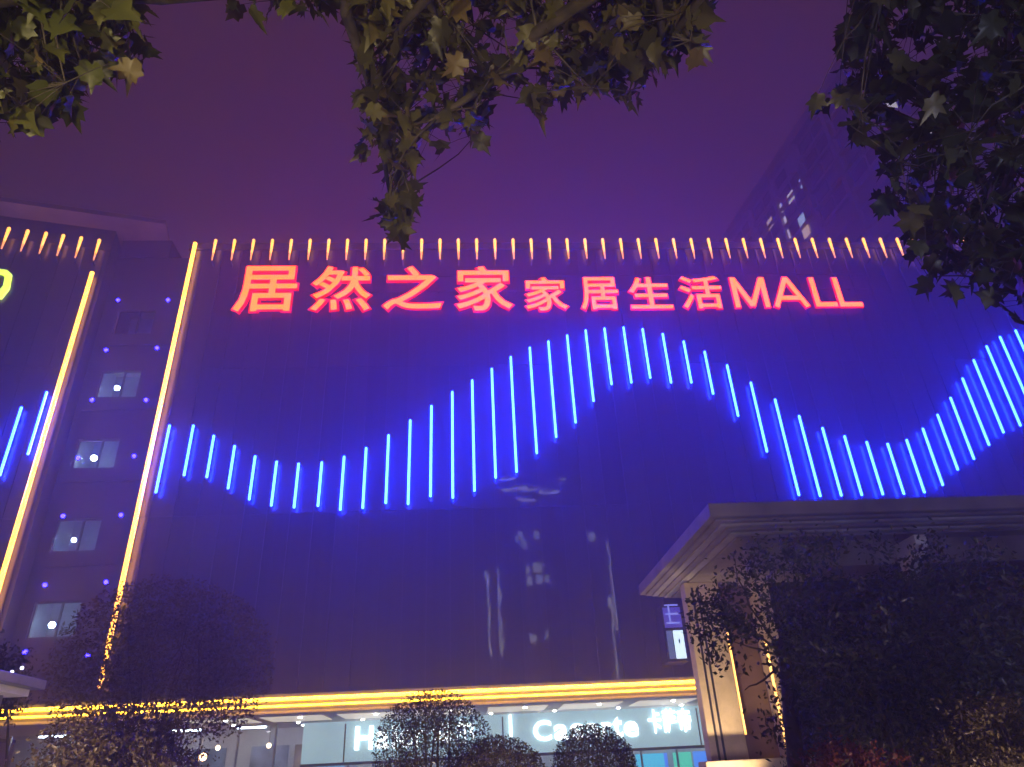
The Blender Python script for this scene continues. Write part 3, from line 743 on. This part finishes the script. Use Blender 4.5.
FINE_P = leafmat('fine_leaf_brown', [(.08, .055, .03), (.13, .095, .045), (.17, .13, .06)], .25)
FINE_G = leafmat('fine_leaf_green', [(.025, .035, .012), (.05, .06, .02), (.085, .085, .03)], .25)
FINE_K = leafmat('fine_leaf_dark', [(.010, .014, .010), (.034, .04, .022), (.075, .075, .034)], .2)
FINE_R = leafmat('fine_leaf_red', [(.10, .02, .012), (.17, .04, .02), (.22, .07, .03)], .25)
def bush(name, label, cat, base, cen, rad, nleaf, size, leafm, shell=.35, lump=.12, stems=5, group=None, seed=0, flat=0.0, gap=0.0, extra=(), clumps=0, cr=.3):
    """round clipped or loose shrub: stems from the ground, leaves through the outer part of a lumpy ellipsoid"""
    random.seed(500+seed)
    root = empty(name, base); tag(root, label, cat, group)
    cen = Vector(cen); lob = [(Vector((random.gauss(0, 1), random.gauss(0, 1), random.gauss(0, 1))).normalized(), random.uniform(.4, 1)) for _ in range(14)]
    gaps = [Vector((random.gauss(0, 1), random.gauss(0, 1), random.gauss(0, 1))).normalized() for _ in range(9)]
    tr = MB(); b = Vector(base); tips = []
    for i in range(stems):
        d = Vector((random.gauss(0, .6), random.gauss(0, .6), abs(random.gauss(.9, .3)))).normalized()
        tip = cen + Vector((d.x*rad[0], d.y*rad[1], d.z*rad[2]))*.75
        pts = limb(tr, b+Vector((random.gauss(0, .05), random.gauss(0, .05), 0)), tip, .05 if stems < 9 else .035, .008, .1, 7); tips += pts[3:]
    lv = MB(); k = 0
    ccs = []
    while len(ccs) < clumps:
        d = Vector((random.gauss(0, 1), random.gauss(0, 1), random.gauss(0, 1))).normalized()
        if d.z < -.8: continue
        ccs.append((cen + Vector((d.x*rad[0], d.y*rad[1], d.z*rad[2]))*(1-shell*random.random()**1.6)*random.uniform(.9, 1.04), cr*random.uniform(.6, 1.3), random.uniform(-.45, .45)))
    for c_, q_, _ in ccs:
        nb = min(tips, key=lambda t_: (t_-c_).length); limb(tr, nb, c_, .014, .004, .12, 3)
    while k < nleaf:
        if clumps:
            c_, q_, dt_ = random.choice(ccs)
            small_leaf(lv, c_+Vector((random.gauss(0, q_), random.gauss(0, q_), random.gauss(0, q_*.7))), size*random.uniform(.6, 1.25), min(1, max(0, random.random()+dt_))); k += 1; continue
        d = Vector((random.gauss(0, 1), random.gauss(0, 1), random.gauss(0, 1))).normalized()
        if d.z < -.75: continue
        if gap and any(d.dot(g_) > .965 for g_ in gaps) and random.random() < gap: continue
        rr = 1-shell*random.random()**1.5
        bump = 1
        for l_, s_ in lob: bump += lump*s_*max(0, d.dot(l_)-.72)*3 - lump*.06*s_
        bump += random.gauss(0, .02)
        p = cen + Vector((d.x*rad[0], d.y*rad[1], d.z*rad[2]))*rr*bump
        small_leaf(lv, p, size*random.uniform(.6, 1.25), random.random()); k += 1
    for pts in extra:
        for _ in range(pts[1]):
            p = pts[0]+Vector((random.gauss(0, pts[2]), random.gauss(0, pts[2]), random.gauss(0, pts[2]))); small_leaf(lv, p, size*random.uniform(.6, 1.2), random.random())
    tr.build('stems', BARK, root); lv.build('crown', leafm, root)
    return root
def bush_px(name, label, cat, xc, yt, yb, wpx, Y, **k):
    t = at(xc, yt, Y); b = at(xc, yb, Y); l = at(xc-wpx/2, (yt+yb)/2, Y); r = at(xc+wpx/2, (yt+yb)/2, Y)
    rx = (r.x-l.x)/2; rz = (t.z-b.z)/2; c_ = Vector(((l.x+r.x)/2, Y, (t.z+b.z)/2))
    return bush(name, label, cat, (c_.x, Y, 0), c_, (rx, rx, rz), **k)
SHRUB = leafmat('clipped_leaf', [(.06, .045, .022), (.10, .08, .035), (.14, .11, .045)], .3)
GB = 'clipped round shrubs before the shopfront'
bush_px('round_shrub', 'big round shrub covering part of the white shop lettering', 'shrub', 431, 689, 822, 118, 13.0, nleaf=15000, size=.048, leafm=SHRUB, group=GB, seed=1, shell=.55, gap=.75, lump=.04)
bush_px('round_shrub', 'low round shrub just right of the biggest round one', 'shrub', 500, 735, 845, 98, 12.2, nleaf=15000, size=.045, leafm=SHRUB, group=GB, seed=2, lump=.04, shell=.4)
bush_px('round_shrub', 'round clipped shrub standing alone before the right half of the shop lettering', 'shrub', 595, 722, 822, 84, 13.5, nleaf=14000, size=.045, leafm=SHRUB, group=GB, seed=3, lump=.04, shell=.4)
bush_px('round_tree', 'hazy broad domed tree at the foot of the tall amber tube', 'tree', 163, 580, 772, 214, 19.0, nleaf=17000, size=.11, leafm=FINE_P, seed=4, shell=.6, stems=9, lump=.05, gap=.8)
bush_px('loose_shrub', 'brown twiggy shrub spreading below the broad domed tree', 'shrub', 116, 716, 815, 178, 13.0, nleaf=8000, size=.085, leafm=FINE_P, seed=5, shell=.8, stems=16, clumps=110, cr=.17)
bush_px('red_shrub', 'reddish low shrub under the dark tree', 'shrub', 852, 737, 850, 120, 8.0, nleaf=7000, size=.05, leafm=FINE_R, seed=6, shell=.5, stems=9, clumps=70, cr=.08)
bush_px('dark_shrub', 'dark rounded shrub in the bottom right corner', 'shrub', 1000, 690, 880, 128, 7.5, nleaf=10000, size=.05, leafm=SHRUB, seed=7, shell=.5, stems=9, clumps=90, cr=.085)
bush_px('small_tree', 'dark small tree crown at the left edge above the shelter roof', 'tree', -8, 640, 740, 56, 15.5, nleaf=2600, size=.10, leafm=FINE_K, seed=8, shell=.8, stems=4, clumps=30, cr=.2)
bush_px('dark_tree', 'broad dark tree at the right edge, behind the rounded dark shrub', 'tree', 1050, 556, 850, 310, 10.5, nleaf=17000, size=.095, leafm=FINE_K, seed=12, shell=.85, stems=8, clumps=130, cr=.22)
dt = bush_px('dark_tree', 'broad nearly black tree standing before the pavilion, reddish shrub at its foot', 'tree', 892, 552, 860, 226, 9.5, nleaf=20000, size=.085, leafm=FINE_K, seed=9, shell=.9, stems=12, clumps=150, cr=.19,
     extra=[(at(x_, y_, 9.2), n_, s_) for x_, y_, n_, s_ in ((756, 560, 200, .16), (732, 585, 150, .14), (712, 603, 170, .11), (704, 634, 120, .09), (730, 625, 300, .14), (718, 612, 150, .12), (696, 612, 50, .08), (770, 590, 320, .2), (716, 658, 60, .08), (790, 640, 320, .18), (752, 625, 160, .12), (694, 622, 16, .07), (800, 560, 300, .2), (800, 700, 260, .16), (745, 672, 14, .06), (790, 552, 140, .13), (830, 548, 130, .13), (875, 545, 110, .12), (930, 549, 120, .13), (985, 552, 120, .13))])
trk = MB(); q = at(795, 767, 9.3); q2 = at(783, 640, 9.3)
trk.tube([(q.x, 9.3, 0), (q.x-.02, 9.32, 1.2), (q2.x, 9.3, q2.z)], [.13, .11, .07], 10)
for (x_, y_) in ((735, 560), (712, 600), (728, 640), (745, 690)):
    limb(trk, (q2.x, 9.3, q2.z-.2), at(x_, y_, 9.2), .02, .005, .15)
trk.build('trunk', BARK, dt)

# ------------------------------------------------------------------ shelter at the far left
SZ = 3.4
e0 = atz(45, 690, SZ); e1 = atz(4, 674, SZ)
sh = empty('shelter', (e0.x-1, e0.y, 0)); tag(sh, 'small flat-roofed shelter at the left edge below the stair bay', 'shelter')
t = MB(); t.box((e0.x-3.0, e1.y-.6, SZ), (e0.x, e0.y, SZ+.16), bev=.015); rf = t.build('roof', GREYMETAL, sh)
t = MB(); t.box((e0.x-2.9, e1.y-.5, SZ-.12), (e0.x-.18, e0.y-.15, SZ-.002), bev=.01); t.build('eave_moulding', WHITE, rf)
for X, Y in ((e0.x-.45, e0.y-.5), (e0.x-2.5, e0.y-.5), (e0.x-.45, e1.y-.2), (e0.x-2.5, e1.y-.2)):
    t = MB(); t.tube([(X, Y, .1), (X, Y, SZ-.121)], .035, 10); t.build('post', GREYMETAL, sh)
for px, py in ((12, 672), (22, 668)):
    q = atz(px, py, SZ+.2); t = MB(); t.ball(q, .028, 10, 6); t.build('roof_lamp', emit('small_white_lamp', (4, 4, 5)), sh)

# ------------------------------------------------------------------ assumed street lamp on the near pavement, behind the viewpoint
LP = Vector((-3.4, -3.0, 0))
sl = empty('assumed_street_lamp', LP); tag(sl, 'assumed globe street lamp on the near pavement under the plane trees', 'assumed street lamp')  # unseen lamp, assumed from the lit leaves overhead and added to light them
t = MB(); t.tube([LP, LP+Vector((0,0,.5)), LP+Vector((0,0,.55)), LP+Vector((0,0,3.3))], [.11, .10, .05, .04], 12); t.build('pole', DARKMETAL, sl)
t = MB(); t.ball(LP+Vector((0,0,3.55)), .22, 18, 12); t.build('globe', emit('warm_globe', (48, 32, 13)), sl)

flood('fill_light', (-2.2, -2.6, .3), (-2.9, 4.2, 5.4), 1700, (1, .80, .42), 62, None, 'small added fill light on the ground aimed at the olive green plane tree')  # unseen light, added to brighten the upper left leaves
flood('fill_light', (1.0, -3.2, .3), (.7, 4.3, 5.6), 1500, (1, .78, .46), 62, None, 'small added fill light on the ground aimed at the brownish plane tree')  # unseen light, added to brighten the upper middle leaves
GL = 'added fill lights in front of the shrubs'  # all out of view, put in only to light the planting
flood('fill_light', (.3, 9.6, .25), (.6, 13, 2.5), 560, (1, .78, .55), 100, None, 'added fill light on the ground before the round shop shrubs', GL)  # added to warm the fronts of the round shrubs
flood('fill_light', (-5.6, 9.2, .25), (-6.2, 15, 4.2), 1100, (1, .74, .58), 90, None, 'added fill light on the ground before the twiggy brown shrub', GL)  # added to lift the twiggy shrub and the domed tree
flood('fill_light', (4.2, 5.6, .25), (5.0, 8, 1.7), 330, (1, .72, .62), 120, None, 'added fill light on the ground before the reddish shrub', GL)  # added so the low right shrubs show up
flood('fill_light', (6.6, 4.4, .25), (7.8, 9.6, 2.3), 420, (.50, .52, 1), 66, None, 'added cool fill light on the ground before the broad dark trees', GL)  # added to give the dark foliage some relief; no known source
flood('fill_light', (3.2, -2.4, .3), (4.9, 4.6, 5.6), 900, (.62, .64, 1), 62, None, 'small added cool fill light aimed at the dark plane tree')  # unseen light, added to lift the upper right leaves
# ------------------------------------------------------------------ misty night air
hz = MB(); hz.box((-75, -75, -1), (110, 125, 86))
hm, hn, hl, hb = noded('haze'); hn.remove(hb)
pv = hn.new('ShaderNodeVolumePrincipled'); pv.inputs['Color'].default_value = (.82, .84, .9, 1); pv.inputs['Density'].default_value = HAZE_DENSITY
pv.inputs['Anisotropy'].default_value = 0.5
hl.new(pv.outputs[0], hn['Material Output'].inputs['Volume'])
ho = hz.build('haze', hm); tag(ho, kind='stuff')
